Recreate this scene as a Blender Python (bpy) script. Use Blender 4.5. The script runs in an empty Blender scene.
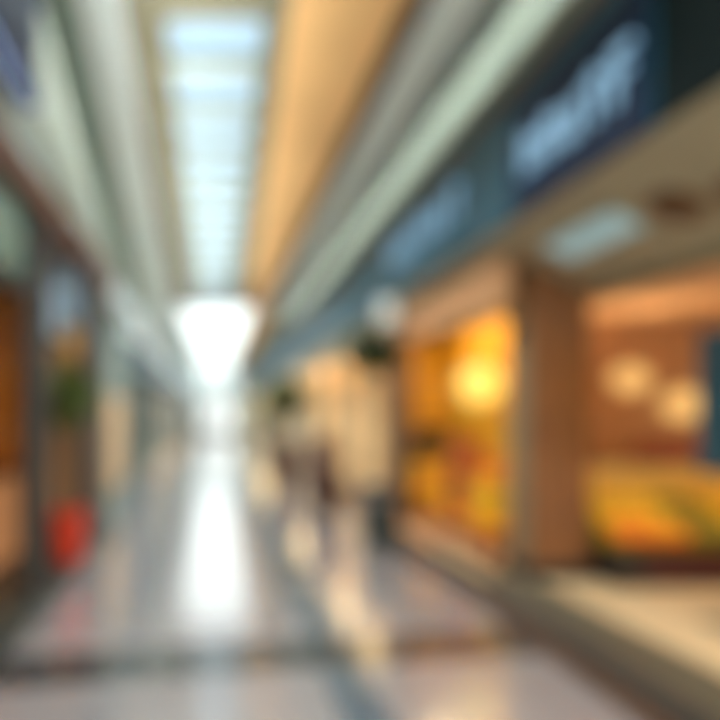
import bpy, bmesh, math, random
from mathutils import Vector, Matrix
random.seed(7)
S = bpy.context.scene
COL = S.collection
PI = math.pi

# ------------------------------------------------------------------ materials
def lin(c):
    return tuple(((v/255)/12.92 if v/255 <= .04045 else (((v/255)+.055)/1.055)**2.4) for v in c) + (1.0,)

def mat(name, rgb, rough=.6, metal=0.0, var=.06, scale=6.0, emit=None, estr=0.0, spec=.5, bump=0.0):
    m = bpy.data.materials.new(name); m.use_nodes = True
    nt = m.node_tree; b = nt.nodes['Principled BSDF']
    tc = nt.nodes.new('ShaderNodeTexCoord'); no = nt.nodes.new('ShaderNodeTexNoise')
    no.inputs['Scale'].default_value = scale; no.inputs['Detail'].default_value = 3
    nt.links.new(tc.outputs['Object'], no.inputs['Vector'])
    r = nt.nodes.new('ShaderNodeValToRGB')
    c = lin(rgb)
    r.color_ramp.elements[0].position = .3; r.color_ramp.elements[1].position = .7
    r.color_ramp.elements[0].color = tuple(max(0, v*(1-var)) for v in c[:3]) + (1,)
    r.color_ramp.elements[1].color = tuple(min(1, v*(1+var)) for v in c[:3]) + (1,)
    nt.links.new(no.outputs['Fac'], r.inputs['Fac']); nt.links.new(r.outputs['Color'], b.inputs['Base Color'])
    b.inputs['Roughness'].default_value = rough; b.inputs['Metallic'].default_value = metal
    b.inputs['Specular IOR Level'].default_value = spec
    if emit:
        b.inputs['Emission Color'].default_value = lin(emit); b.inputs['Emission Strength'].default_value = estr
    if bump:
        bp = nt.nodes.new('ShaderNodeBump'); bp.inputs['Strength'].default_value = bump
        nt.links.new(no.outputs['Fac'], bp.inputs['Height']); nt.links.new(bp.outputs['Normal'], b.inputs['Normal'])
    return m

def wood_mat(name, a, b_, rough=.5):
    m = bpy.data.materials.new(name); m.use_nodes = True
    nt = m.node_tree; b = nt.nodes['Principled BSDF']
    tc = nt.nodes.new('ShaderNodeTexCoord'); mp = nt.nodes.new('ShaderNodeMapping')
    mp.inputs['Scale'].default_value = (6, 6, .8)
    w = nt.nodes.new('ShaderNodeTexNoise'); w.inputs['Scale'].default_value = 3; w.inputs['Detail'].default_value = 5
    r = nt.nodes.new('ShaderNodeValToRGB'); r.color_ramp.elements[0].color = lin(a); r.color_ramp.elements[1].color = lin(b_)
    r.color_ramp.elements[0].position = .35; r.color_ramp.elements[1].position = .65
    nt.links.new(tc.outputs['Object'], mp.inputs['Vector']); nt.links.new(mp.outputs['Vector'], w.inputs['Vector'])
    nt.links.new(w.outputs['Fac'], r.inputs['Fac']); nt.links.new(r.outputs['Color'], b.inputs['Base Color'])
    b.inputs['Roughness'].default_value = rough
    return m

def glow(name, rgb, strength):
    m = bpy.data.materials.new(name); m.use_nodes = True
    nt = m.node_tree; b = nt.nodes['Principled BSDF']
    b.inputs['Base Color'].default_value = tuple(v*.3 for v in lin(rgb)[:3])+(1,); b.inputs['Roughness'].default_value = .6
    b.inputs['Emission Color'].default_value = lin(rgb); b.inputs['Emission Strength'].default_value = strength
    return m

def glass_mat(name, tint=(235, 245, 245), refl=.10):
    m = bpy.data.materials.new(name); m.use_nodes = True
    nt = m.node_tree; nt.nodes.remove(nt.nodes['Principled BSDF'])
    t = nt.nodes.new('ShaderNodeBsdfTransparent'); t.inputs['Color'].default_value = lin(tint)
    g = nt.nodes.new('ShaderNodeBsdfGlossy'); g.inputs['Roughness'].default_value = .03
    f = nt.nodes.new('ShaderNodeFresnel'); f.inputs['IOR'].default_value = 1.45
    mx = nt.nodes.new('ShaderNodeMixShader')
    mu = nt.nodes.new('ShaderNodeMath'); mu.operation = 'MULTIPLY'; mu.inputs[1].default_value = refl*10*.6*.4
    nt.links.new(f.outputs['Fac'], mu.inputs[0]); nt.links.new(mu.outputs[0], mx.inputs['Fac'])
    nt.links.new(t.outputs[0], mx.inputs[1]); nt.links.new(g.outputs[0], mx.inputs[2])
    nt.links.new(mx.outputs[0], nt.nodes['Material Output'].inputs['Surface'])
    return m

def floor_mat():
    m = bpy.data.materials.new('polished_tiles'); m.use_nodes = True
    nt = m.node_tree; b = nt.nodes['Principled BSDF']; L = nt.links; N = nt.nodes.new
    tc = N('ShaderNodeTexCoord'); sp = N('ShaderNodeSeparateXYZ'); L.new(tc.outputs['Object'], sp.inputs[0])
    def math_(op, a, b2=None, c=None):
        n = N('ShaderNodeMath'); n.operation = op
        for i, v in enumerate((a, b2, c)):
            if v is None: continue
            if isinstance(v, (int, float)): n.inputs[i].default_value = v
            else: L.new(v, n.inputs[i])
        return n.outputs[0]
    def band(val, centre, half, soft=.01):
        d = math_('ABSOLUTE', math_('SUBTRACT', val, centre))
        return math_('SUBTRACT', 1.0, math_('SMOOTH_MIN', 1.0, math_('MAXIMUM', 0.0, math_('DIVIDE', math_('SUBTRACT', d, half), soft)), .01))
    X, Y = sp.outputs['X'], sp.outputs['Y']
    no = N('ShaderNodeTexNoise'); no.inputs['Scale'].default_value = 2.2; no.inputs['Detail'].default_value = 6
    L.new(tc.outputs['Object'], no.inputs['Vector'])
    ramp = N('ShaderNodeValToRGB'); L.new(no.outputs['Fac'], ramp.inputs['Fac'])
    ramp.color_ramp.elements[0].color = lin(FLOOR_A); ramp.color_ramp.elements[1].color = lin(FLOOR_B)
    # slanting dark cross inlay
    yy = math_('SUBTRACT', Y, math_('MULTIPLY', X, .16))
    cross = band(yy, 4.20, .26)
    strip = band(X, .80, .13)
    stripl = band(X, -.62, .10)
    def mix(base, col, fac, k=1.0):
        n = N('ShaderNodeMixRGB'); n.inputs['Color2'].default_value = lin(col)
        L.new(base, n.inputs['Color1']); L.new(math_('MULTIPLY', fac, k), n.inputs['Fac']); return n.outputs[0]
    c = ramp.outputs['Color']
    c = mix(c, (64, 84, 96), strip, .85)
    c = mix(c, (88, 104, 112), stripl, .22)
    c = mix(c, (34, 38, 40), cross, .9)
    # tile joints every 0.6 m
    jx = math_('ABSOLUTE', math_('SUBTRACT', math_('FRACT', math_('DIVIDE', X, .6)), .5))
    jy = math_('ABSOLUTE', math_('SUBTRACT', math_('FRACT', math_('DIVIDE', Y, .6)), .5))
    j = math_('GREATER_THAN', math_('MAXIMUM', jx, jy), .493)
    c = mix(c, (110, 104, 100), j, .7)
    L.new(c, b.inputs['Base Color'])
    b.inputs['Roughness'].default_value = .18
    b.inputs['Specular IOR Level'].default_value = .8
    b.inputs['Coat Weight'].default_value = 1.0; b.inputs['Coat Roughness'].default_value = .12
    return m
FLOOR_A, FLOOR_B = (120, 115, 114), (138, 133, 132)

M = {}
M['floor'] = floor_mat()
M['right_floor'] = mat('warm_stone', (196, 172, 132), .4)
M['kerb'] = mat('dark_stone_kerb', (24, 21, 16), .7, var=.2)
M['kerb_brown'] = wood_mat('brown_timber_edge', (76, 48, 26), (104, 68, 38))
M['plaster'] = mat('grey_green_plaster', (196, 214, 208), .8)
M['plaster_pale'] = mat('pale_plaster', (236, 248, 246), .8)
M['ceil_beige'] = mat('beige_ceiling', (118, 112, 88), .8)
M['ceil_dark'] = mat('dark_green_grey_recess', (128, 146, 134), .8)
M['ceil_tan'] = mat('tan_timber_ceiling', (246, 194, 128), .7, var=.08, scale=1.2)
M['brown_edge'] = mat('dark_brown_edge', (104, 78, 52), .7)
M['beam'] = mat('warm_white_beam', (160, 170, 164), .8)
M['r_pale'] = mat('cool_pale_paint', (236, 246, 242), .7)
M['r_mid'] = mat('grey_green_paint', (130, 140, 134), .7)
M['r_light'] = mat('light_sage_paint', (124, 140, 132), .7)
M['fascia'] = mat('navy_teal_fascia', (22, 72, 90), .4, spec=.25)
M['fascia_navy'] = mat('navy_sign_board', (8, 30, 56), .6, spec=.15)
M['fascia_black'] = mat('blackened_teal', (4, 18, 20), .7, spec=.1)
M['letter'] = glow('lit_letter_face', (150, 196, 228), .56)
M['letter_side'] = mat('letter_side', (90, 110, 130), .5)
M['soffit'] = mat('beige_soffit', (166, 154, 126), .8)
M['rail_tan'] = mat('tan_head_rail', (176, 130, 86), .7)
M['bulkhead'] = mat('olive_grey_bulkhead', (126, 122, 96), .8)
M['column'] = wood_mat('brown_stone_column', (112, 68, 30), (140, 88, 40), .45)
M['column_side'] = mat('grey_brown_stone', (128, 110, 82), .5)
M['tan_ceiling'] = mat('warm_tan_ceiling', (236, 196, 154), .8)
M['brown_wall'] = mat('brown_wall', (186, 136, 88), .7, var=.15)
M['amber_wall'] = mat('amber_wall', (240, 182, 36), .6, var=.08)
M['peach'] = mat('peach_floor', (240, 186, 130), .5)
M['cream_wall'] = mat('cream_wall', (248, 204, 146), .7)
M['yellow_wall'] = mat('yellow_panel', (252, 196, 78), .6)
M['taupe_wall'] = mat('taupe_wall', (170, 152, 128), .7)
M['teal'] = mat('teal_fabric', (4, 62, 76), .6)
M['dark_wood'] = wood_mat('dark_wood', (28, 26, 18), (44, 36, 24), .75)
M['mid_wood'] = wood_mat('mid_brown_wood', (112, 80, 46), (136, 100, 62), .5)
M['trim_brown'] = wood_mat('reddish_brown_trim', (84, 50, 32), (108, 70, 46), .6)
M['black_green'] = mat('black_green_metal', (36, 42, 36), .4)
M['slate'] = mat('slate_blue_grey', (82, 100, 106), .6)
M['glass'] = glass_mat('shop_glass')
M['clear_glass'] = glass_mat('clear_display_glass', (250,250,248), .02)
M['glass_green'] = glass_mat('green_tinted_glass', (84, 108, 96), .16)
M['pane_blue'] = mat('blue_reflection_pane', (150, 172, 186), .3)  # pale blue reflection put into the pane's own colour
M['orange_wall'] = mat('orange_wall', (204, 134, 44), .7)
M['blue_sign'] = mat('blue_violet_sign', (58, 70, 98), .7)
M['blue_sign2'] = mat('slate_blue_letters', (86, 102, 124), .5)
M['red_pot'] = mat('red_glazed_pot', (206, 52, 18), .3)
M['dark_pot'] = mat('dark_green_planter', (34, 42, 38), .4)
M['brown_pot'] = mat('maroon_brown_planter', (78, 50, 38), .5)
M['soil'] = mat('soil', (52, 38, 26), .95, bump=.4)
M['leaf'] = mat('leaf_green', (74, 88, 18), .6, var=.3, scale=20)
M['leaf_dark'] = mat('leaf_dark_green', (34, 56, 8), .6, var=.3, scale=20)
M['leaf_olive'] = mat('leaf_olive', (92, 94, 46), .6, var=.3, scale=20)
M['leaf_gold'] = mat('golden_leaf', (206, 146, 30), .6, var=.25, scale=20)
M['bark'] = mat('bark', (86, 64, 40), .9, bump=.5)
M['metal'] = mat('brushed_metal', (140, 142, 140), .35, metal=.9)
M['copper'] = mat('copper_ring', (128, 92, 58), .4, metal=.5)
M['orange_fruit'] = mat('orange_skin', (238, 126, 6), .45, var=.1, scale=30, bump=.1)
M['yellow_fruit'] = mat('yellow_skin', (240, 186, 30), .45, var=.1, scale=30)
M['rust'] = mat('rust_orange_box', (170, 66, 4), .6)
M['yellow_box'] = mat('yellow_box', (244, 196, 30), .6)
M['gold_box'] = mat('gold_box', (238, 156, 14), .6)
M['red_box'] = mat('brick_red_box', (176, 78, 44), .6)
M['basket'] = wood_mat('dark_basket', (52, 30, 10), (70, 42, 14), .8)
M['maroon'] = mat('maroon_counter', (64, 16, 8), .45)
M['black'] = mat('near_black', (34, 26, 18), .5)
M['olive'] = mat('olive_green', (140, 120, 20), .6)
M['counter_top'] = mat('pale_straw_shelf', (222, 192, 124), .5)
M['bag_red'] = mat('dark_red_brown', (124, 50, 20), .7)
# light-giving surfaces
M['sky_panel'] = glow('frosted_skylight_pane', (186, 217, 236), .74)
M['sky_far'] = glow('frosted_skylight_pane_far_glow', (190, 221, 240), .86)  # brighter copy for far bays; washed-out far glow put into the panes
M['far_glow'] = glow('far_glow_roof', (240, 248, 248), 2.6)
M['end_pane'] = glow('pale_end_pane', (226, 240, 238), 1.0)
M['end_glass'] = glow('daylit_end_glazing', (240, 246, 244), 1.1)
M['linear'] = glow('dim_linear_panel', (170, 200, 200), .55)
M['warm_lamp'] = glow('warm_yellow_globe', (255, 216, 104), 1.5)
M['cream_lamp'] = glow('cream_globe', (250, 196, 116), .85)
M['amber_lamp'] = glow('amber_glass_lamp', (214, 156, 50), .35)
M['warm_tube'] = glow('warm_ceiling_light', (255, 216, 156), 30.0)
M['cream_tube'] = glow('cream_ceiling_light', (255, 222, 165), 6.5)
M['orange_tube'] = glow('orange_ceiling_light', (255, 205, 140), 24.0)
M['down'] = glow('copper_downlight_glow', (160, 110, 70), .03)
M['cove'] = glow('ceiling_cove_tube', (255, 190, 110), 3.0)

# ------------------------------------------------------------------ helpers
def obj(name, bm, m, parent=None, smooth=False, bevel=0.0, kind=None):
    me = bpy.data.meshes.new(name)
    bmesh.ops.recalc_face_normals(bm, faces=bm.faces)
    bm.to_mesh(me); bm.free()
    o = bpy.data.objects.new(name, me); COL.objects.link(o)
    ms = m if isinstance(m, (list, tuple)) else [m]
    for x in ms: me.materials.append(x)
    if smooth:
        for p in me.polygons: p.use_smooth = True
    if bevel:
        b = o.modifiers.new('bevel', 'BEVEL'); b.width = bevel; b.segments = 2; b.limit_method = 'ANGLE'
    if parent: o.parent = parent
    if kind: o['kind'] = kind
    return o

def box(bm, x0, x1, y0, y1, z0, z1, mi=0):
    vs = [bm.verts.new(v) for v in [(x0,y0,z0),(x1,y0,z0),(x1,y1,z0),(x0,y1,z0),(x0,y0,z1),(x1,y0,z1),(x1,y1,z1),(x0,y1,z1)]]
    for f in [(0,3,2,1),(4,5,6,7),(0,1,5,4),(1,2,6,5),(2,3,7,6),(3,0,4,7)]:
        fc = bm.faces.new([vs[i] for i in f]); fc.material_index = mi
    return bm

def B(*a):
    return box(bmesh.new(), *a)

def prism(pts_a, pts_b):
    """solid between two matching loops of points"""
    bm = bmesh.new(); n = len(pts_a)
    a = [bm.verts.new(p) for p in pts_a]; b = [bm.verts.new(p) for p in pts_b]
    bm.faces.new(a); bm.faces.new(b[::-1])
    for i in range(n): bm.faces.new([a[i], b[i], b[(i+1) % n], a[(i+1) % n]])
    return bm

def lathe(profile, seg=28, bm=None, c=(0,0,0)):
    bm = bm or bmesh.new(); rings = []
    for r, z in profile:
        if r < 1e-5: rings.append([bm.verts.new((c[0], c[1], c[2]+z))])
        else: rings.append([bm.verts.new((c[0]+r*math.cos(2*PI*i/seg), c[1]+r*math.sin(2*PI*i/seg), c[2]+z)) for i in range(seg)])
    for p, q in zip(rings, rings[1:]):
        for i in range(seg):
            j = (i+1) % seg
            if len(p) == 1 and len(q) == 1: continue
            if len(p) == 1: bm.faces.new([p[0], q[i], q[j]])
            elif len(q) == 1: bm.faces.new([p[i], p[j], q[0]])
            else: bm.faces.new([p[i], p[j], q[j], q[i]])
    return bm

def tube(bm, pts, r, seg=8, r1=None):
    pts = [Vector(p) for p in pts]; rings = []; n = len(pts)
    for k, p in enumerate(pts):
        d = (pts[min(k+1, n-1)] - pts[max(k-1, 0)]).normalized()
        u = d.orthogonal().normalized(); v = d.cross(u)
        rr = r if r1 is None else r + (r1-r)*k/(n-1)
        rings.append([bm.verts.new(p + rr*(math.cos(2*PI*i/seg)*u + math.sin(2*PI*i/seg)*v)) for i in range(seg)])
    for p, q in zip(rings, rings[1:]):
        for i in range(seg): bm.faces.new([p[i], p[(i+1)%seg], q[(i+1)%seg], q[i]])
    bm.faces.new(rings[0][::-1]); bm.faces.new(rings[-1])
    return bm

def ball(bm, c, r, u=14, v=10, sz=1.0):
    bmesh.ops.create_uvsphere(bm, u_segments=u, v_segments=v, radius=r, matrix=Matrix.Translation(c) @ Matrix.Diagonal((1,1,sz,1)))
    return bm

def leaves(n, c, rx, ry, rz, size, seed=1, shell=.55):
    rnd = random.Random(seed); bm = bmesh.new()
    for _ in range(n):
        d = Vector((rnd.gauss(0,1), rnd.gauss(0,1), rnd.gauss(0,1))).normalized()
        t = shell + (1-shell)*rnd.random()
        p = Vector((c[0]+d.x*rx*t, c[1]+d.y*ry*t, c[2]+d.z*rz*t))
        a = (d + .7*Vector((rnd.uniform(-1,1), rnd.uniform(-1,1), rnd.uniform(-1,1)))).normalized()
        s = a.orthogonal().normalized(); nn = a.cross(s)
        L_ = size*rnd.uniform(.7, 1.3); w = L_*.34
        v = [p, p+a*L_*.5+s*w+nn*L_*.08, p+a*L_, p+a*L_*.5-s*w+nn*L_*.08]
        bm.faces.new([bm.verts.new(q) for q in v])
    return bm

def empty(name, loc, rz=0):
    e = bpy.data.objects.new(name, None); COL.objects.link(e); e.location = loc; e.rotation_euler = (0, 0, rz)
    e.empty_display_size = .1
    return e

def tag(o, label, cat, group=None):
    o['label'] = label; o['category'] = cat
    if group: o['group'] = group
    return o

def thing(name, label, cat, loc=(0,0,0), rz=0, group=None):
    return tag(empty(name, loc, rz), label, cat, group)

def dup(root, loc, rz=0, label=None):
    r = root.copy(); COL.objects.link(r); r.location = loc; r.rotation_euler = (0, 0, rz)
    if label: r['label'] = label
    for ch in list(root.children):
        c = ch.copy(); COL.objects.link(c); c.parent = r
        for g in list(ch.children):
            d = g.copy(); COL.objects.link(d); d.parent = c
    return r

def st(name, bm, m, parent=None, **k):
    o = obj(name, bm, m, parent, **k)
    if parent is None: o['kind'] = 'structure'
    return o

H = 1.6        # eye height
Y0, YE = -3.0, 48.0
WS, CL, CR, SP = 3.6, 240, 260, 250

# ------------------------------------------------------------------ floor, kerbs
st('floor', B(-5.0, 7.5, Y0, 49, -.12, 0), M['floor'])

# ------------------------------------------------------------------ ceiling: lengthwise bands between rails
YA, YB = -3.0, 19.8                  # banded ceiling; beyond it an added glowing roof for the bright far end
def rail(x1, x2, z=5.0):             # X at Y=5.24 and at Y=12.43
    s = (x2-x1)/(12.43-5.24)
    return lambda Y: (x1 + s*(Y-5.24), z)
L0 = lambda Y: (-1.56, 3.50)
L1 = rail(-1.43, -2.12)
L2 = rail(-1.12, -1.60)
L3 = rail(-.76, -1.00)
L4 = rail(-.44, -.47)
R0 = rail(.44, .47)
R1 = rail(.62, .80)
R2 = rail(1.55, 1.555)
R3 = rail(1.72, 1.72, 4.97)
R4 = lambda Y: (1.93, 4.62)
R5 = lambda Y: (2.10, 4.50)
R6 = lambda Y: (2.62, 4.47)
def loft(name, ra, rb, m, t=.12, ya=YA, yb=YB, drop=0.0):
    def pts(Y):
        (xa, za), (xb, zb) = ra(Y), rb(Y)
        return [(xa, Y, za-drop), (xb, Y, zb-drop), (xb, Y, zb+t), (xa, Y, za+t)]
    bm = bmesh.new(); n = 24; rings = []
    for k in range(n+1): rings.append([bm.verts.new(p) for p in pts(ya+(yb-ya)*k/n)])
    bm.faces.new(rings[0]); bm.faces.new(rings[-1][::-1])
    for a, b in zip(rings, rings[1:]):
        for i in range(4): bm.faces.new([a[i], b[i], b[(i+1) % 4], a[(i+1) % 4]])
    return st(name, bm, m)
loft('wall_left', L0, L1, M['plaster'], .14)
loft('ceiling', L1, L2, M['ceil_dark'], .14)
loft('ceiling.001', L2, L3, M['plaster_pale'], .14, drop=.06)
loft('ceiling.002', L3, L4, M['ceil_beige'], .14)
loft('ceiling.003', R0, R1, M['ceil_beige'], .14)
loft('ceiling.004', R1, R2, M['ceil_tan'], .14)
loft('trim_1', R2, R3, M['brown_edge'], .14, drop=.05)
loft('ceiling.005', R3, R4, M['r_pale'], .14)
loft('ceiling.006', R4, R5, M['r_mid'], .14)
loft('ceiling.007', R5, R6, M['r_light'], .14)
# solid ceiling over the near middle, before the first skylight bay
loft('ceiling.008', L4, R0, M['ceil_beige'], .14, ya=YA, yb=5.50)

# skylight: frosted panes between cross beams
sk = bpy.data.objects.new('window_1', None); COL.objects.link(sk); sk['kind'] = 'structure'
y = 5.50
while y < 19.5:
    xl, xr = L4(y)[0], R0(y)[0]
    ye = min(y+.62, 19.8)
    obj('pane', B(xl, xr, y, ye, 5.06, 5.09), M['sky_panel'] if y < 11 else M['sky_far'], sk)
    if ye < 19.7:
        obj('cross_beam', B(xl, xr, ye, ye+.32, 4.98, 5.12), M['beam'], sk)
    y = ye+.30
# warm cove tube on the tan ceiling side
# added glowing roof beyond, made for the washed-out glow at the far end
at = bpy.data.objects.new('window_2', None); COL.objects.link(at); at['kind'] = 'structure'
obj('pane', B(-1.15, 1.2, 19.85, YE, 5.02, 5.06), M['far_glow'], at)
for k in range(15):
    yy = 19.8 + k*1.8
    obj('cross_beam', B(-1.15, 1.2, yy, yy+.12, 4.93, 5.12), M['plaster_pale'], at)
st('wall_left.001', B(-3.15, -3.0, 17.0, YE, 0, 5.1), M['plaster_pale'])
st('ceiling.009', B(2.02, 2.6, 19.8, YE, 4.36, 5.1), M['r_light'])

st('ceiling.014', B(-3.0, -1.15, 19.8, YE, 4.98, 5.1), M['plaster_pale'])
st('ceiling.015', B(1.2, 2.02, 19.8, YE, 4.98, 5.1), M['ceil_tan'])
# end wall with a tall daylit window and a doorway
w3 = bpy.data.objects.new('window_3', None); COL.objects.link(w3); w3['kind'] = 'structure'
obj('pane', B(-1.7, 1.75, YE, YE+.05, 3.0, 5.0), M['end_pane'], w3)
obj('pane', B(-.9, 1.1, YE, YE+.05, 0.45, 2.45), M['end_glass'], w3)
obj('transom', B(-2.5, 2.5, YE-.06, YE+.1, 2.45, 3.0), M['plaster_pale'], w3)
for x in (-1.6, -.5, .6, 1.65):
    obj('mullion', B(x-.04, x+.04, YE-.08, YE-.005, 3.0, 5.0), M['plaster_pale'], w3)
st('wall_back.002', B(1.75, 3.8, YE-.02, YE+.15, 2.45, 5.1), M['plaster_pale'])
st('wall_back.003', B(-3.15, -1.7, YE-.02, YE+.15, 2.45, 5.1), M['plaster_pale'])
st('wall_back.004', B(-1.0, 1.3, YE-.02, YE+.15, 0, .44), M['r_mid'])
st('wall_back', B(-3.15, -1.0, YE-.02, YE+.15, 0, 2.45), M['plaster_pale'])
st('wall_back.001', B(1.3, 3.8, YE-.02, YE+.15, 0, 2.45), M['plaster_pale'])

# ------------------------------------------------------------------ left side, nearer shopfront
st('baseboard_left', B(-2.0, -1.36, 0.0, 8.6, 0.0, .13), M['black_green'], bevel=.01)
st('trim_2', B(-1.80, -1.38, Y0, 8.6, 3.26, 3.50), M['trim_brown'], bevel=.01)
st('ceiling.010', B(-3.2, -1.80, Y0, 8.6, 3.28, 3.48), M['black_green'])
def left_pillar(n, y0, y1, m, xb=-1.53):
    st('column' + n, B(xb, -1.45, y0, y1, .13, 3.26), m, bevel=.01)
left_pillar('', 5.0, 5.62, M['dark_wood'])
left_pillar('.001', 7.02, 8.55, M['dark_wood'], -1.80)
left_pillar('.002', 2.2, 2.7, M['dark_wood'], -1.78)
# large show window
w4 = bpy.data.objects.new('window_4', None); COL.objects.link(w4); w4['kind'] = 'structure'
obj('pane', B(-1.50, -1.49, 2.7, 5.0, .20, 2.55), M['clear_glass'], w4)
obj('pane', B(-1.50, -1.49, 2.7, 5.0, 2.65, 3.26), mat('green_grey_opaque_glass', (92, 120, 108), .2), w4)
obj('transom', B(-1.53, -1.46, 2.7, 5.0, 2.55, 2.65), M['black_green'], w4)
obj('sill', B(-1.55, -1.45, 2.7, 5.0, .13, .20), M['black_green'], w4)
# door bay: timber door with pale blue light above
d1 = bpy.data.objects.new('door_1', None); COL.objects.link(d1); d1['kind'] = 'structure'
obj('leaf', B(-1.68, -1.63, 5.64, 6.93, .13, 2.3), M['mid_wood'], d1, bevel=.005)
for z0, z1 in ((.3, 1.05), (1.25, 2.15)):
    obj('door_panel', B(-1.632, -1.615, 5.80, 6.77, z0, z1), M['mid_wood'], d1, bevel=.01)
hb = bmesh.new(); tube(hb, [(-1.63, 5.76, 1.0), (-1.57, 5.76, 1.0), (-1.57, 5.76, 1.35), (-1.63, 5.76, 1.35)], .012)
obj('door_handle', hb, M['metal'], d1)
w5 = bpy.data.objects.new('window_5', None); COL.objects.link(w5); w5['kind'] = 'structure'
obj('pane', B(-1.66, -1.64, 5.64, 6.93, 2.38, 3.24), M['pane_blue'], w5)
obj('window_frame', B(-1.70, -1.60, 5.62, 6.95, 2.30, 2.38), M['dark_wood'], w5)
obj('side_pane', B(-1.64, -1.46, 6.97, 7.0, 2.32, 3.24), M['pane_blue'], w5)
obj('side_panel', B(-1.64, -1.45, 6.97, 7.0, .13, 2.30), M['mid_wood'], w5)
st('wall_left.009', B(-1.68, -1.53, 5.60, 5.635, .13, 3.26), M['dark_wood'])
# shop interior
st('wall_left.002', B(-3.2, -3.05, Y0, 8.6, 0, 3.3), M['orange_wall'])
st('wall_left.003', B(-3.2, -1.78, 8.45, 8.6, 0, 3.3), M['orange_wall'])
st('wall_left.004', B(-1.70, -1.45, Y0, 2.2, .13, 3.26), M['plaster'])
tl = thing('ceiling_light', 'warm lit strip light on the dark ceiling of the left shop', 'light', (-2.4, 5.4, 3.28))
obj('housing', B(-.12, .12, -1.2, 1.2, -.04, 0), M['black_green'], tl)
obj('diffuser', B(-.10, .10, -1.15, 1.15, -.06, -.041), M['orange_tube'], tl)
# low display shelf inside the left window
cs = thing('display_cabinet', 'peach display cabinet with an added glow inside the left shop window beside the dark pillar', 'cabinet', (-2.55, 6.6, 0))
obj('body', B(-.4, .4, -1.1, 1.1, .08, .95), glow('glowing_peach_body', (232, 160, 104), .5), cs, bevel=.01)  # no lamp inside; glow added to brighten the cabinet body
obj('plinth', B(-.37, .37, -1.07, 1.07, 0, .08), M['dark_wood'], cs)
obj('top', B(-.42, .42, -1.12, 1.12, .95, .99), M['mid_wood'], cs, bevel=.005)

# lantern beside the door
ln = thing('lantern', 'amber glass lantern hanging over the red potted tree', 'lamp', (-1.53, 6.80, 3.26))
b = bmesh.new(); tube(b, [(0,0,0), (0,0,-.62)], .008); obj('rod', b, M['black_green'], ln)
obj('glass_shade', lathe([(0,-1.06),(.06,-1.05),(.09,-.94),(.09,-.80),(.05,-.70),(0,-.69)], 6), M['amber_lamp'], ln)
obj('cap', lathe([(0,-.60),(.03,-.62),(.11,-.72),(.11,-.735),(0,-.73)], 6), M['black_green'], ln)

# potted tree: red pot, slim stem, clipped crown
def potted_tree(label, loc, pot_m, leaf_m, pr, ph, stem, cr, seed, n=900, tier=None, group=None, size=.07):
    t = thing('potted_tree', label, 'plant', loc, 0, group)
    p = obj('pot', lathe([(0,0),(pr*.68,0),(pr*.74,.02),(pr*.97,ph*.88),(pr*1.04,ph*.9),(pr*1.04,ph),(pr*.92,ph),(pr*.9,ph*.93),(0,ph*.93)]), pot_m, t, smooth=False)
    obj('soil', lathe([(0,ph*.935),(pr*.88,ph*.935),(pr*.7,ph*.96),(0,ph*.98)]), M['soil'], p, smooth=True)
    b = bmesh.new()
    tube(b, [(0,0,ph*.93), (.012,.01,ph+(stem-ph)*.4), (-.01,0,ph+(stem-ph)*.75), (0,0,stem+cr*.4)], .026, 10, .016)
    for a in range(5):
        q = a*2*PI/5
        tube(b, [(0,0,stem-cr*.2), (cr*.35*math.cos(q), cr*.35*math.sin(q), stem+cr*.15), (cr*.6*math.cos(q), cr*.6*math.sin(q), stem+cr*.45)], .010, 6, .004)
    obj('trunk', b, M['bark'], t, smooth=True)
    obj('foliage', leaves(n, (0,0,stem), cr, cr, cr*1.05, size, seed, .35), leaf_m, t)
    if tier:
        obj('blossom', leaves(240, (0,0,stem+cr*1.15), cr*.6, cr*.6, cr*.45, .05, seed+1, .3), tier, t)
    return t
potted_tree('slim green tree in a bright red pot by the left shop door', (-1.47, 6.40, .13), M['red_pot'], M['leaf'], .19, .52, 1.66, .27, 3, 1100)

# sign box on the left upper wall
sg = thing('hanging_sign', 'blue violet sign box high on the left wall', 'sign', (-1.36, 3.85, 4.2))
obj('sign_box', B(-.07, .08, -.95, .84, -.36, .55), M['blue_sign'], sg, bevel=.02)
obj('bracket', B(-.03, .03, -.05, .05, .55, .6), M['metal'], sg)
for k, (w, h) in enumerate(((.26,.30),(.22,.42),(.30,.30))):
    obj('emblem_bar', B(.08, .092, -.82+k*.42, -.62+k*.42+w, -.16, -.16+h), M['blue_sign2'], sg, bevel=.006)

# ------------------------------------------------------------------ left side, farther row
st('wall_left.005', B(-1.80, -1.62, 8.6, 11.5, 0, 3.3), M['r_light'])
st('trim_11', B(-1.62, -1.59, 8.7, 11.3, .45, 1.9), mat('beige_cladding', (190, 164, 126), .6), bevel=.004)
st('wall_left.006', B(-2.6, -1.45, 8.6, 17.2, 3.30, 3.5), M['plaster_pale'])
st('wall_left.007', B(-1.75, -1.58, 11.5, YE, 2.95, 3.30), M['plaster_pale'])
st('trim_3', B(-1.62, -1.42, 11.5, 38, 2.40, 2.95), M['slate'], bevel=.02)
st('wall_left.008', B(-2.5, -2.35, 11.5, YE, 0, 3.3), M['taupe_wall'])
def left_bay(i, y0, y1, m):
    w = bpy.data.objects.new('window_%d' % i, None); COL.objects.link(w); w['kind'] = 'structure'
    obj('pane', B(-1.62, -1.61, y0+.1, y1-.1, .35, 2.40), M['glass'], w)
    obj('window_frame', box(box(B(-1.68, -1.55, y0, y0+.1, 0, 2.40), -1.68, -1.55, y1-.1, y1, 0, 2.40), -1.68, -1.55, y0+.1, y1-.1, 1.95, 2.02), m, w)
    obj('stall_riser', B(-1.70, -1.53, y0+.1, y1-.1, 0, .35), m, w)
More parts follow.
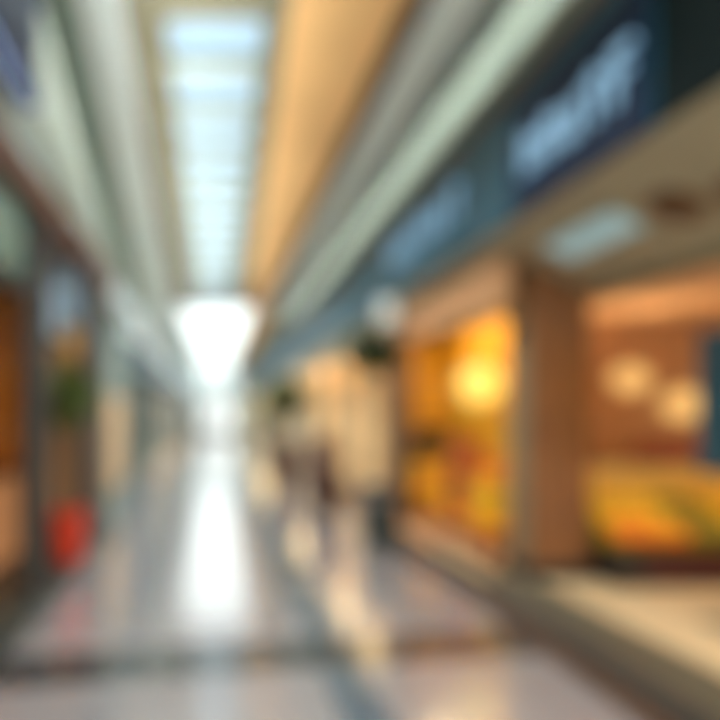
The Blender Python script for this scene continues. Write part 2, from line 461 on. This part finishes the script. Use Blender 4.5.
for i, (a, b_) in enumerate(((11.5, 13.2), (13.2, 15.4), (15.4, 18.4), (18.4, 22), (22, 28), (28, 36), (36, YE))):
    left_bay(6+i, a, b_, M['slate'] if i < 2 else M['taupe_wall'])
# far-left interior goods: a clothes rail shape
fl = thing('ceiling_light', 'strip light inside the farther left shops', 'light', (-2.0, 14.0, 2.9))
obj('diffuser', B(-.08, .08, -3, 3, -.03, 0), M['cream_tube'], fl)
for ch in (): pass

# ------------------------------------------------------------------ right side: fascia, soffit, kerb
FX = 2.50
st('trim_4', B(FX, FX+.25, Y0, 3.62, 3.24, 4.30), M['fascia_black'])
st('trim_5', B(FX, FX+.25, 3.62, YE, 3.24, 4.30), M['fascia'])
st('trim_6', B(FX-.05, FX+.25, Y0, YE, 4.30, 4.38), M['brown_edge'])

def stroke_letter(kind, h):
    """letterforms too soft in the photo to read: upright strokes, bowls and bars; local x = reading direction, z = up"""
    bm = bmesh.new(); s = h*.16; w = h*.62
    if kind == 0:
        box(bm, 0, s, 0, .04, 0, h); box(bm, s, w, 0, .04, h-s, h); box(bm, s, w*.8, 0, .04, h*.45, h*.45+s)
    elif kind == 1:
        n = 16
        o = [(w/2+(w/2)*math.cos(2*PI*i/n), h/2+(h/2)*math.sin(2*PI*i/n)) for i in range(n)]
        q = [(w/2+(w/2-s)*math.cos(2*PI*i/n), h/2+(h/2-s)*math.sin(2*PI*i/n)) for i in range(n)]
        for i in range(n):
            j = (i+1) % n
            a = [(o[i][0],0,o[i][1]),(o[j][0],0,o[j][1]),(q[j][0],0,q[j][1]),(q[i][0],0,q[i][1])]
            v0 = [bm.verts.new(p) for p in a]; v1 = [bm.verts.new((p[0], .04, p[2])) for p in a]
            bm.faces.new(v0); bm.faces.new(v1[::-1])
            for e in range(4): bm.faces.new([v0[e], v0[(e+1)%4], v1[(e+1)%4], v1[e]])
    elif kind == 2:
        box(bm, 0, s, 0, .04, 0, h); box(bm, w-s, w, 0, .04, 0, h*.75); box(bm, s, w-s, 0, .04, h*.62, h*.62+s)
    elif kind == 3:
        box(bm, w/2-s/2, w/2+s/2, 0, .04, 0, h); box(bm, 0, w, 0, .04, h*.7, h*.7+s)
    else:
        box(bm, 0, s, 0, .04, 0, h*.8); box(bm, s, w, 0, .04, 0, s); box(bm, w-s, w, 0, .04, s, h*.8)
    return bm, w
def shop_sign(label, yfar, ynear, zc, h, kinds, board=None):
    t = thing('shop_sign', label, 'sign', (FX, yfar, zc), -PI/2)
    span = yfar-ynear
    if board:
        obj('sign_board', B(-.25, span+.08, -.03, -.002, -.44, .5), M['fascia_navy'], t, bevel=.005)
    ws = h*.62; gap = (span - ws*len(kinds))/max(1, len(kinds)-1)
    for i, k in enumerate(kinds):
        bm, w = stroke_letter(k, h)
        bmesh.ops.translate(bm, verts=bm.verts, vec=(i*(ws+gap), -.075, -h/2))
        obj('letter', bm, M['letter'], t)
    return t
# rotation -90 deg: local x runs toward the camera, local -y faces the walkway
shop_sign('large pale lit lettering on the nearer part of the navy fascia', 5.08, 3.74, 3.66, .33, (2, 1, 4, 3, 0), True)
shop_sign('smaller pale lettering on the farther part of the blue fascia', 8.9, 6.40, 3.80, .36, (1, 2, 0, 1, 4, 3))

# soffit slopes from the fascia foot to the bulkhead
st('ceiling.011', prism([(2.52,Y0,3.24),(3.50,Y0,2.76),(3.50,Y0,2.9),(2.52,Y0,3.38)], [(2.52,10,3.24),(3.50,10,2.76),(3.50,10,2.9),(2.52,10,3.38)]), M['soffit'])
st('trim_7', B(3.50, 3.66, Y0, 7.5, 2.70, 3.05), M['bulkhead'])
sl = math.atan2(-.48, .98)
lp = thing('light_panel', 'pale rectangular light panel in the beige soffit beside the brown column', 'light', (2.95, 5.02, 3.026))
lp.rotation_euler = (0, -sl, 0)
obj('frame', B(-.15, .15, -.50, .50, -.03, -.002), M['soffit'], lp, bevel=.004)
obj('diffuser', B(-.13, .13, -.48, .48, -.042, -.031), M['linear'], lp)
dl = thing('downlight', 'copper ringed downlight in the soffit next to the light panel', 'light', (3.03, 4.20, 2.985), group='copper downlights in the soffit')
dl.rotation_euler = (0, -sl, 0)
obj('ring', lathe([(.13,-.004),(.17,-.004),(.17,-.03),(.13,-.03),(.13,-.004)]), M['copper'], dl)
obj('lens', lathe([(0,-.02),(.128,-.02),(.128,-.004),(0,-.004)]), M['down'], dl)
d2 = dup(dl, (3.15, 3.75, 2.925), 0, 'copper ringed downlight at the right edge, nearer than its twin'); d2.rotation_euler = (0, -sl, 0)

# kerb along the right shops
st('baseboard_right', B(2.24, 2.50, 1.0, 9.6, 0, .10), M['kerb'], bevel=.01)
st('trim_8', B(2.20, 2.235, 1.0, 9.6, 0, .085), M['kerb_brown'])
st('floor.001', B(2.50, 7.5, 1.0, 7.6, 0.0, .06), M['right_floor'])
st('trim_9', B(2.50, 2.98, 1.0, 6.0, .06, .075), mat('olive_grey_stone', (72, 68, 54), .5))

# columns
def column(n, x0, x1, y0, y1, zt, mf):
    bm = B(x0, x1, y0, y1, .06, zt)
    for f in bm.faces:
        c = f.calc_center_median()
        f.material_index = 1 if abs(c.x-x0) < 1e-4 else 0
    o = st('column.%03d' % n, bm, [mf, M['column_side']], bevel=.008)
column(3, 2.93, 3.52, 6.0, 6.42, 3.02, M['column'])
st('trim_10', B(2.90, 3.55, 5.97, 6.45, .06, .20), M['kerb'], bevel=.01)
st('column.004', B(2.58, 2.86, 9.2, 9.7, .0, 3.24), M['mid_wood'], bevel=.008)

# ------------------------------------------------------------------ bay 1: amber display window
st('wall_right', B(3.50, 3.62, 6.43, 10.0, 0, 2.95), M['amber_wall'])
st('wall_right.001', B(2.86, 3.50, 9.9, 10.0, 0, 2.9), M['amber_wall'])
st('floor.002', B(2.50, 3.50, 7.6, 9.9, 0, .08), M['peach'])
st('floor.003', B(2.92, 3.50, 6.45, 7.6, .06, .08), M['peach'])
w20 = bpy.data.objects.new('window_20', None); COL.objects.link(w20); w20['kind'] = 'structure'
obj('pane', B(2.70, 2.71, 5.98, 9.18, .14, 2.62), M['clear_glass'], w20)
obj('head_rail', B(2.66, 2.76, 5.95, 9.18, 2.62, 3.08), M['rail_tan'], w20)
obj('sill', B(2.66, 2.76, 5.95, 9.18, .08, .14), M['kerb_brown'], w20)
cl = thing('ceiling_light', 'warm strip light at the head of the amber display window', 'light', (3.12, 8.1, 2.88))
obj('housing', B(-.24, .24, -1.35, 1.0, 0, .05), M['soffit'], cl)
obj('diffuser', B(-.22, .22, -1.3, .95, -.03, -.001), glow('amber_niche_light', (255, 216, 156), 11.0), cl)
gl = thing('pendant_lamp', 'glowing yellow globe lamp in front of the amber wall', 'lamp', (3.20, 7.75, 2.74))
b = bmesh.new(); tube(b, [(0,0,0),(0,0,-.52)], .006); obj('cord', b, M['black'], gl)
obj('cap', lathe([(0,-.50),(.04,-.50),(.05,-.545),(0,-.545)]), M['copper'], gl)
b = bmesh.new(); ball(b, (0,0,-.78), .25, 24, 16); obj('globe', b, M['warm_lamp'], gl, smooth=True)

# display table with goods
tb = thing('display_table', 'long low timber display table under the yellow globe lamp', 'table', (3.14, 7.95, .08))
obj('tabletop', B(-.26, .26, -1.25, 1.35, .30, .34), M['gold_box'], tb, bevel=.005)
for sx in (-.22, .22):
    for sy in (-1.2, 1.3):
        obj('leg', B(sx-.025, sx+.025, sy-.025, sy+.025, 0, .30), M['mid_wood'], tb)
def gbox(label, x, y, z, w, d, h, m, lidm, grp):
    t = thing('gift_box', label, 'box', (x, y, z), random.uniform(-.05, .05), grp)
    obj('body', B(-w/2, w/2, -d/2, d/2, 0, h), m, t, bevel=.008)
    obj('lid', B(-w/2-.008, w/2+.008, -d/2-.008, d/2+.008, h+.001, h+.045), lidm, t, bevel=.006)
    obj('ribbon', B(-w/2-.012, w/2+.012, -.02, .02, h*.2, h+.05), lidm, t)
    return t
GB = 'boxes on the low display table'
zt = .42
gbox('rust orange box in the middle of the low display table', 3.12, 7.92, zt, .36, .40, .52, M['rust'], M['rust'], GB)
gbox('bright yellow box on the table end nearest the brown column', 3.14, 7.14, zt, .34, .42, .44, M['yellow_box'], M['gold_box'], GB)
gbox('golden orange box on the far end of the display table', 3.04, 8.97, zt, .40, .50, .54, M['gold_box'], M['yellow_box'], GB)
gbox('yellow orange box between the rust box and the far golden box', 3.12, 8.46, zt, .32, .32, .42, M['yellow_box'], M['gold_box'], GB)
gbox('orange box between the rust box and the near yellow box', 3.16, 7.52, zt, .30, .28, .62, M['gold_box'], M['rust'], GB)
# basket on the far golden box, red box beside it
bk = thing('basket', 'dark brown basket on top of the golden boxes', 'basket', (3.02, 8.97, zt+.595))
obj('body', lathe([(0,0),(.21,0),(.28,.34),(.295,.35),(.295,.38),(.27,.38),(.20,.03),(0,.03)], 24), M['basket'], bk)
b = bmesh.new(); tube(b, [(.28*math.cos(a), 0, .37+.18*math.sin(a)) for a in [i*PI/10 for i in range(11)]], .014); obj('handle', b, M['basket'], bk)
gbox('brick red box on the rust orange box in the amber window', 3.12, 7.93, zt+.575, .28, .26, .26, M['red_box'], M['red_box'], GB)

# ------------------------------------------------------------------ right shop 2 (open front)
st('ceiling.012', B(3.66, 7.5, Y0, 7.6, 2.74, 2.86), M['tan_ceiling'])
st('wall_right.002', B(3.62, 7.5, 7.6, 7.72, 0, 2.9), M['brown_wall'])
st('wall_right.003', B(7.4, 7.5, Y0, 7.6, .06, 2.74), M['brown_wall'])
c2 = thing('ceiling_light', 'warm strip light on the tan ceiling of the open shop', 'light', (5.6, 4.9, 2.74))
obj('housing', B(-1.1, 1.1, -.1, .1, -.04, 0), M['soffit'], c2)
obj('diffuser', B(-1.05, 1.05, -.08, .08, -.06, -.041), M['warm_tube'], c2)
def globe(label, x, y, z, r):
    t = thing('pendant_lamp', label, 'lamp', (x, y, 2.74), 0, 'cream globe lamps in the open shop')
    b = bmesh.new(); tube(b, [(0,0,0),(0,0,z+r-2.74)], .006); obj('cord', b, M['black'], t)
    b = bmesh.new(); ball(b, (0,0,z-2.74), r, 24, 16, .85); obj('globe', b, M['cream_lamp'], t, smooth=True)
globe('cream globe lamp nearer the brown column, higher of the two', 4.44, 6.85, 1.98, .19)
globe('cream globe lamp beside the teal banner, lower of the two', 4.72, 6.45, 1.70, .20)

# market counter with produce
mc = thing('market_counter', 'dark maroon market counter heaped with yellow produce', 'counter', (4.9, 6.10, .06))
obj('base', B(-1.30, 1.6, -.38, .45, 0, .34), M['maroon'], mc, bevel=.01)
obj('end_panel', B(-1.34, -1.06, -.40, .47, 0, .36), M['black'], mc, bevel=.01)
obj('deck', prism([(-1.32,-.38,.36),(-1.32,.30,.66),(-1.32,.45,.66),(-1.32,.45,.36)], [(1.6,-.38,.36),(1.6,.30,.66),(1.6,.45,.66),(1.6,.45,.36)]), M['olive'], mc)
obj('back_board', B(-1.32, 1.6, .40, .46, .66, .98), M['yellow_wall'], mc)
obj('shelf', B(-1.36, 1.65, .25, .62, .98, 1.03), M['counter_top'], mc, bevel=.004)
fr = None
cnt = 0
def fruit(kind, loc, s):
    b = bmesh.new(); ball(b, (0,0,0), .062*s, 12, 8, .92 if kind != 'lemon' else .85)
    return b
def proto_fruit(name, label, m, mstem):
    t = thing(name, label, 'fruit')
    b = bmesh.new(); ball(b, (0,0,.06), .066, 14, 9, .94); obj('skin', b, m, t, smooth=True)
    obj('stem', lathe([(0,.118),(.008,.118),(.006,.135),(0,.136)], 8), mstem, t)
    return t
po = proto_fruit('orange', 'orange in the heap at the left end of the market counter', M['orange_fruit'], M['leaf']); po['group'] = 'oranges heaped on the market counter'
pl = proto_fruit('grapefruit', 'yellow grapefruit in the row above the oranges on the market counter', M['yellow_fruit'], M['leaf']); pl['group'] = 'yellow grapefruit on the market counter'
pg = proto_fruit('green_melon', 'small olive green melon on the middle of the market counter', M['olive'], M['leaf']); pg['group'] = 'olive green melons on the market counter'
used = set()
def put(p, loc):
    if p.name in used: return dup(p, loc, random.uniform(0, 6))
    used.add(p.name); p.location = loc; return p
for row in range(5):
    yy = 6.10-.33+row*.135
    zz = .06+.36+(yy-5.72)*.441+.01
    for k in range(17):
        x = 3.66+k*.138+(row % 2)*.03
        if x > 5.85: continue
        if 4.25 < x < 4.75: p = pg
        elif row < 1 or x > 5.2 or (row == 1 and x < 4.0): p = po
        else: p = pl
        if row >= 2 and x < 4.25: p = pl
        put(p, (x, yy, zz))

# things on the shelf behind
hb_ = thing('handbag', 'long dark red brown bag on the pale shelf below the cream lamps', 'bag', (4.62, 6.54, 1.09))
obj('body', prism([(-.36,-.08,0),(.36,-.08,0),(.36,.08,0),(-.36,.08,0)], [(-.30,-.04,.25),(.30,-.04,.25),(.30,.04,.25),(-.30,.04,.25)]), M['bag_red'], hb_, bevel=.02)
b = bmesh.new(); tube(b, [(.11*math.cos(a), 0, .23+.09*math.sin(a)) for a in [i*PI/8 for i in range(9)]], .010); obj('handle', b, M['black'], hb_)

# teal banner at the right edge
bn = thing('banner', 'teal banner stand at the right edge of the open shop', 'banner', (3.82, 4.62, .06))
obj('pole', tube(bmesh.new(), [(0,.03,.03),(0,.03,2.2)], .015), M['metal'], bn)
obj('banner_cloth', B(-.32, .32, -.012, .012, 1.12, 2.14), M['teal'], bn)
obj('top_rail', tube(bmesh.new(), [(-.33,0,2.155),(.33,0,2.155)], .016), M['metal'], bn)
obj('foot', B(-.2, .2, -.12, .16, 0, .03), M['metal'], bn, bevel=.006)

# ------------------------------------------------------------------ right side, farther shops
cols = [(10.0, 11.9, M['yellow_wall']), (11.9, 14.4, M['cream_wall']), (14.4, 17.6, M['cream_wall']), (17.6, 22, M['cream_wall']), (22, 30, M['taupe_wall']), (30, YE, M['taupe_wall'])]
for i, (a, b_, m) in enumerate(cols):
    w = bpy.data.objects.new('window_%d' % (21+i), None); COL.objects.link(w); w['kind'] = 'structure'
    obj('pane', B(2.70, 2.71, a+.12, b_-.12, .15, 2.85), M['clear_glass'], w)
    obj('window_frame', box(box(B(2.62, 2.78, a, a+.12, .0, 3.24), 2.62, 2.78, b_-.12, b_, .0, 3.24), 2.62, 2.78, a+.12, b_-.12, 2.85, 3.24), M['soffit'], w)
    obj('stall_riser', B(2.62, 2.78, a+.12, b_-.12, 0, .15), M['kerb_brown'], w)
    st('wall_right.%03d' % (10+i), B(3.50, 3.62, a, b_, 0, 3.2), m)
    t = thing('ceiling_light', ['cream strip light in the first shop past the amber window', 'cream strip light in the second shop past the amber window', 'cream strip light in the third shop past the amber window', 'cream strip light in the fourth shop past the amber window', 'cream strip light in the fifth shop past the amber window', 'cream strip light in the farthest shop on the right side'][i], 'light', (3.1, (a+b_)/2, 3.12))
    obj('diffuser', B(-.25, .25, -(b_-a)/2+.3, (b_-a)/2-.3, -.03, 0), M['cream_tube'], t)
st('ceiling.013', B(2.75, 3.62, 10.0, YE, 3.12, 3.24), M['cream_wall'])
st('baseboard_right.001', B(2.42, 2.60, 9.6, YE, 0, .08), M['kerb_brown'])

# hanging plant under the fascia
hp = thing('hanging_plant', 'round dark green plant hanging below the blue fascia', 'plant', (2.26, 9.15, 3.35))
b = bmesh.new(); tube(b, [(.24,0,.03),(0,0,.03),(0,0,-.55)], .010); obj('hanger', b, M['black'], hp)
obj('basket', lathe([(0,-1.02),(.10,-1.01),(.18,-.88),(.19,-.86),(.17,-.86),(.09,-.98),(0,-.99)]), M['basket'], hp)
b = bmesh.new()
for q in range(3):
    a = q*2*PI/3; tube(b, [(0,0,-.54),(.18*math.cos(a), .18*math.sin(a), -.87)], .005, 5)
obj('wire', b, M['black'], hp)
obj('foliage', leaves(1700, (0,0,-.86), .37, .37, .32, .085, 11, .1), M['leaf_dark'], hp)

bs = thing('blade_sign', 'small pale blade sign projecting just below the blue fascia', 'sign', (2.36, 8.75, 3.02))
obj('sign_plate', B(-.13, .13, -.02, .02, -.17, .17), M['r_pale'], bs, bevel=.01)
obj('bracket', B(-.02, .15, -.012, .012, .171, .22), M['black'], bs)

# dark litter bin
lb = thing('litter_bin', 'dark green litter bin by the right kerb before the yellow window', 'bin', (2.00, 7.70, 0))
obj('body', lathe([(0,0),(.20,0),(.21,.03),(.215,.66),(0,.66)]), M['dark_pot'], lb)
obj('lid', lathe([(.225,.66),(.23,.69),(.17,.76),(.09,.78),(0,.78)]), M['black'], lb)
obj('rim_band', lathe([(.217,.57),(.224,.57),(.224,.61),(.217,.61),(.217,.57)]), M['metal'], lb)

potted_tree('olive green tree in a dark brown pot far along the right shops', (1.55, 14.2, 0), M['brown_pot'], M['leaf_olive'], .36, .95, 1.95, .46, 21, 1300, size=.12)
pb = thing('barrel_planter', 'maroon brown barrel planter with dry stems by the cream window', 'planter', (1.86, 10.9, 0))
pb.scale = (1.2, 1.2, 1.3)
obj('barrel', lathe([(0,0),(.19,0),(.24,.2),(.25,.40),(.23,.62),(.21,.62),(.20,.56),(0,.56)]), M['brown_pot'], pb, smooth=True)
b = bmesh.new()
for q in range(3):
    z = (.10, .34, .56)[q]; r = (.225, .256, .24)[q]
    lathe([(r,z),(r+.006,z),(r+.006,z+.03),(r,z+.03),(r,z)], 28, b)
obj('hoop', b, M['black'], pb)
obj('foliage', leaves(300, (0,0,.76), .20, .20, .2, .09, 31, .1), mat('dry_brown_leaf', (104, 66, 48), .8, var=.3), pb)

# added spots above the cream globes, brightening the shop ceiling
UPL = [(4.44, 6.85, 2.20), (4.72, 6.45, 1.93)]
# ------------------------------------------------------------------ world, camera, render settings
w = bpy.data.worlds.new('World'); S.world = w; w.use_nodes = True
nt = w.node_tree; bg = nt.nodes['Background']
sky = nt.nodes.new('ShaderNodeTexSky'); sky.sky_type = 'HOSEK_WILKIE'; sky.turbidity = 6; sky.ground_albedo = .5
sky.sun_direction = (0, -.3, .95)
mx = nt.nodes.new('ShaderNodeMixRGB'); mx.inputs['Fac'].default_value = .85
mx.inputs['Color2'].default_value = (.80, .86, .84, 1)
nt.links.new(sky.outputs[0], mx.inputs['Color1']); nt.links.new(mx.outputs[0], bg.inputs['Color'])
bg.inputs['Strength'].default_value = WS
# added fill lights without fixtures: long strips and overhead spots brightening the corridor
def strip(n, loc, length, direction, power, rgb, spread=150):
    l = bpy.data.lights.new(n, 'AREA'); l.shape = 'RECTANGLE'; l.size = .10; l.size_y = length
    l.energy = power; l.color = lin(rgb)[:3]; l.spread = math.radians(spread)
    o = bpy.data.objects.new(n, l); COL.objects.link(o); o.location = loc
    d = Vector(direction).normalized(); z = -d; yv = Vector((0,1,0)); xv = yv.cross(z)
    o.matrix_world = Matrix.Translation(loc) @ Matrix((xv, yv, z)).transposed().to_4x4()
strip('fill_strip_left', (-1.47, 7.0, 3.52), 20, (.70, 0, .70), CL, (240, 246, 244), 48)
strip('fill_strip_right', (2.50, 14.0, 4.40), 34, (-.985, 0, .17), CR, (250, 244, 232), 36)
for x, cc in ((1.15, (246, 244, 240)), (0.0, (226, 240, 250))):
    for k in range(17):
        l = bpy.data.lights.new('fill_spot', 'SPOT'); l.energy = SP*(1 if k < 5 else 1.4); l.spot_size = math.radians(125); l.spot_blend = .7
        l.shadow_soft_size = .08; l.color = lin(cc)[:3]
        o = bpy.data.objects.new('fill_spot', l); COL.objects.link(o); o.location = (x, -1.5+k*2.3, 4.88)

for p in UPL:
    l = bpy.data.lights.new('globe_fill_spot', 'SPOT'); l.energy = 15; l.spot_size = math.radians(150); l.spot_blend = .8; l.shadow_soft_size = .03
    l.color = lin((255, 214, 160))[:3]
    o = bpy.data.objects.new('globe_fill_spot', l); COL.objects.link(o); o.location = p; o.rotation_euler = (PI, 0, 0)
cd = bpy.data.cameras.new('camera'); cam = bpy.data.objects.new('camera', cd); COL.objects.link(cam)
cam.location = (0, 0, H); cam.rotation_euler = (PI/2, 0, 0)
cd.sensor_width = 36; cd.lens = 32; cd.clip_start = .05; cd.clip_end = 200
cd.shift_x = (360-215)/720; cd.shift_y = (415-360)/720
cd.dof.use_dof = True; cd.dof.focus_distance = .40; cd.dof.aperture_fstop = 1.3; cd.dof.aperture_blades = 0
S.camera = cam
S.view_settings.view_transform = 'Standard'; S.view_settings.look = 'None'
S.view_settings.exposure = 0.0; S.view_settings.gamma = 1.0; S.view_settings.use_curve_mapping = False
S.cycles.max_bounces = 8; S.cycles.diffuse_bounces = 5; S.cycles.glossy_bounces = 4; S.cycles.transparent_max_bounces = 12
S.cycles.use_denoising = True
S.cycles.sample_clamp_indirect = 6
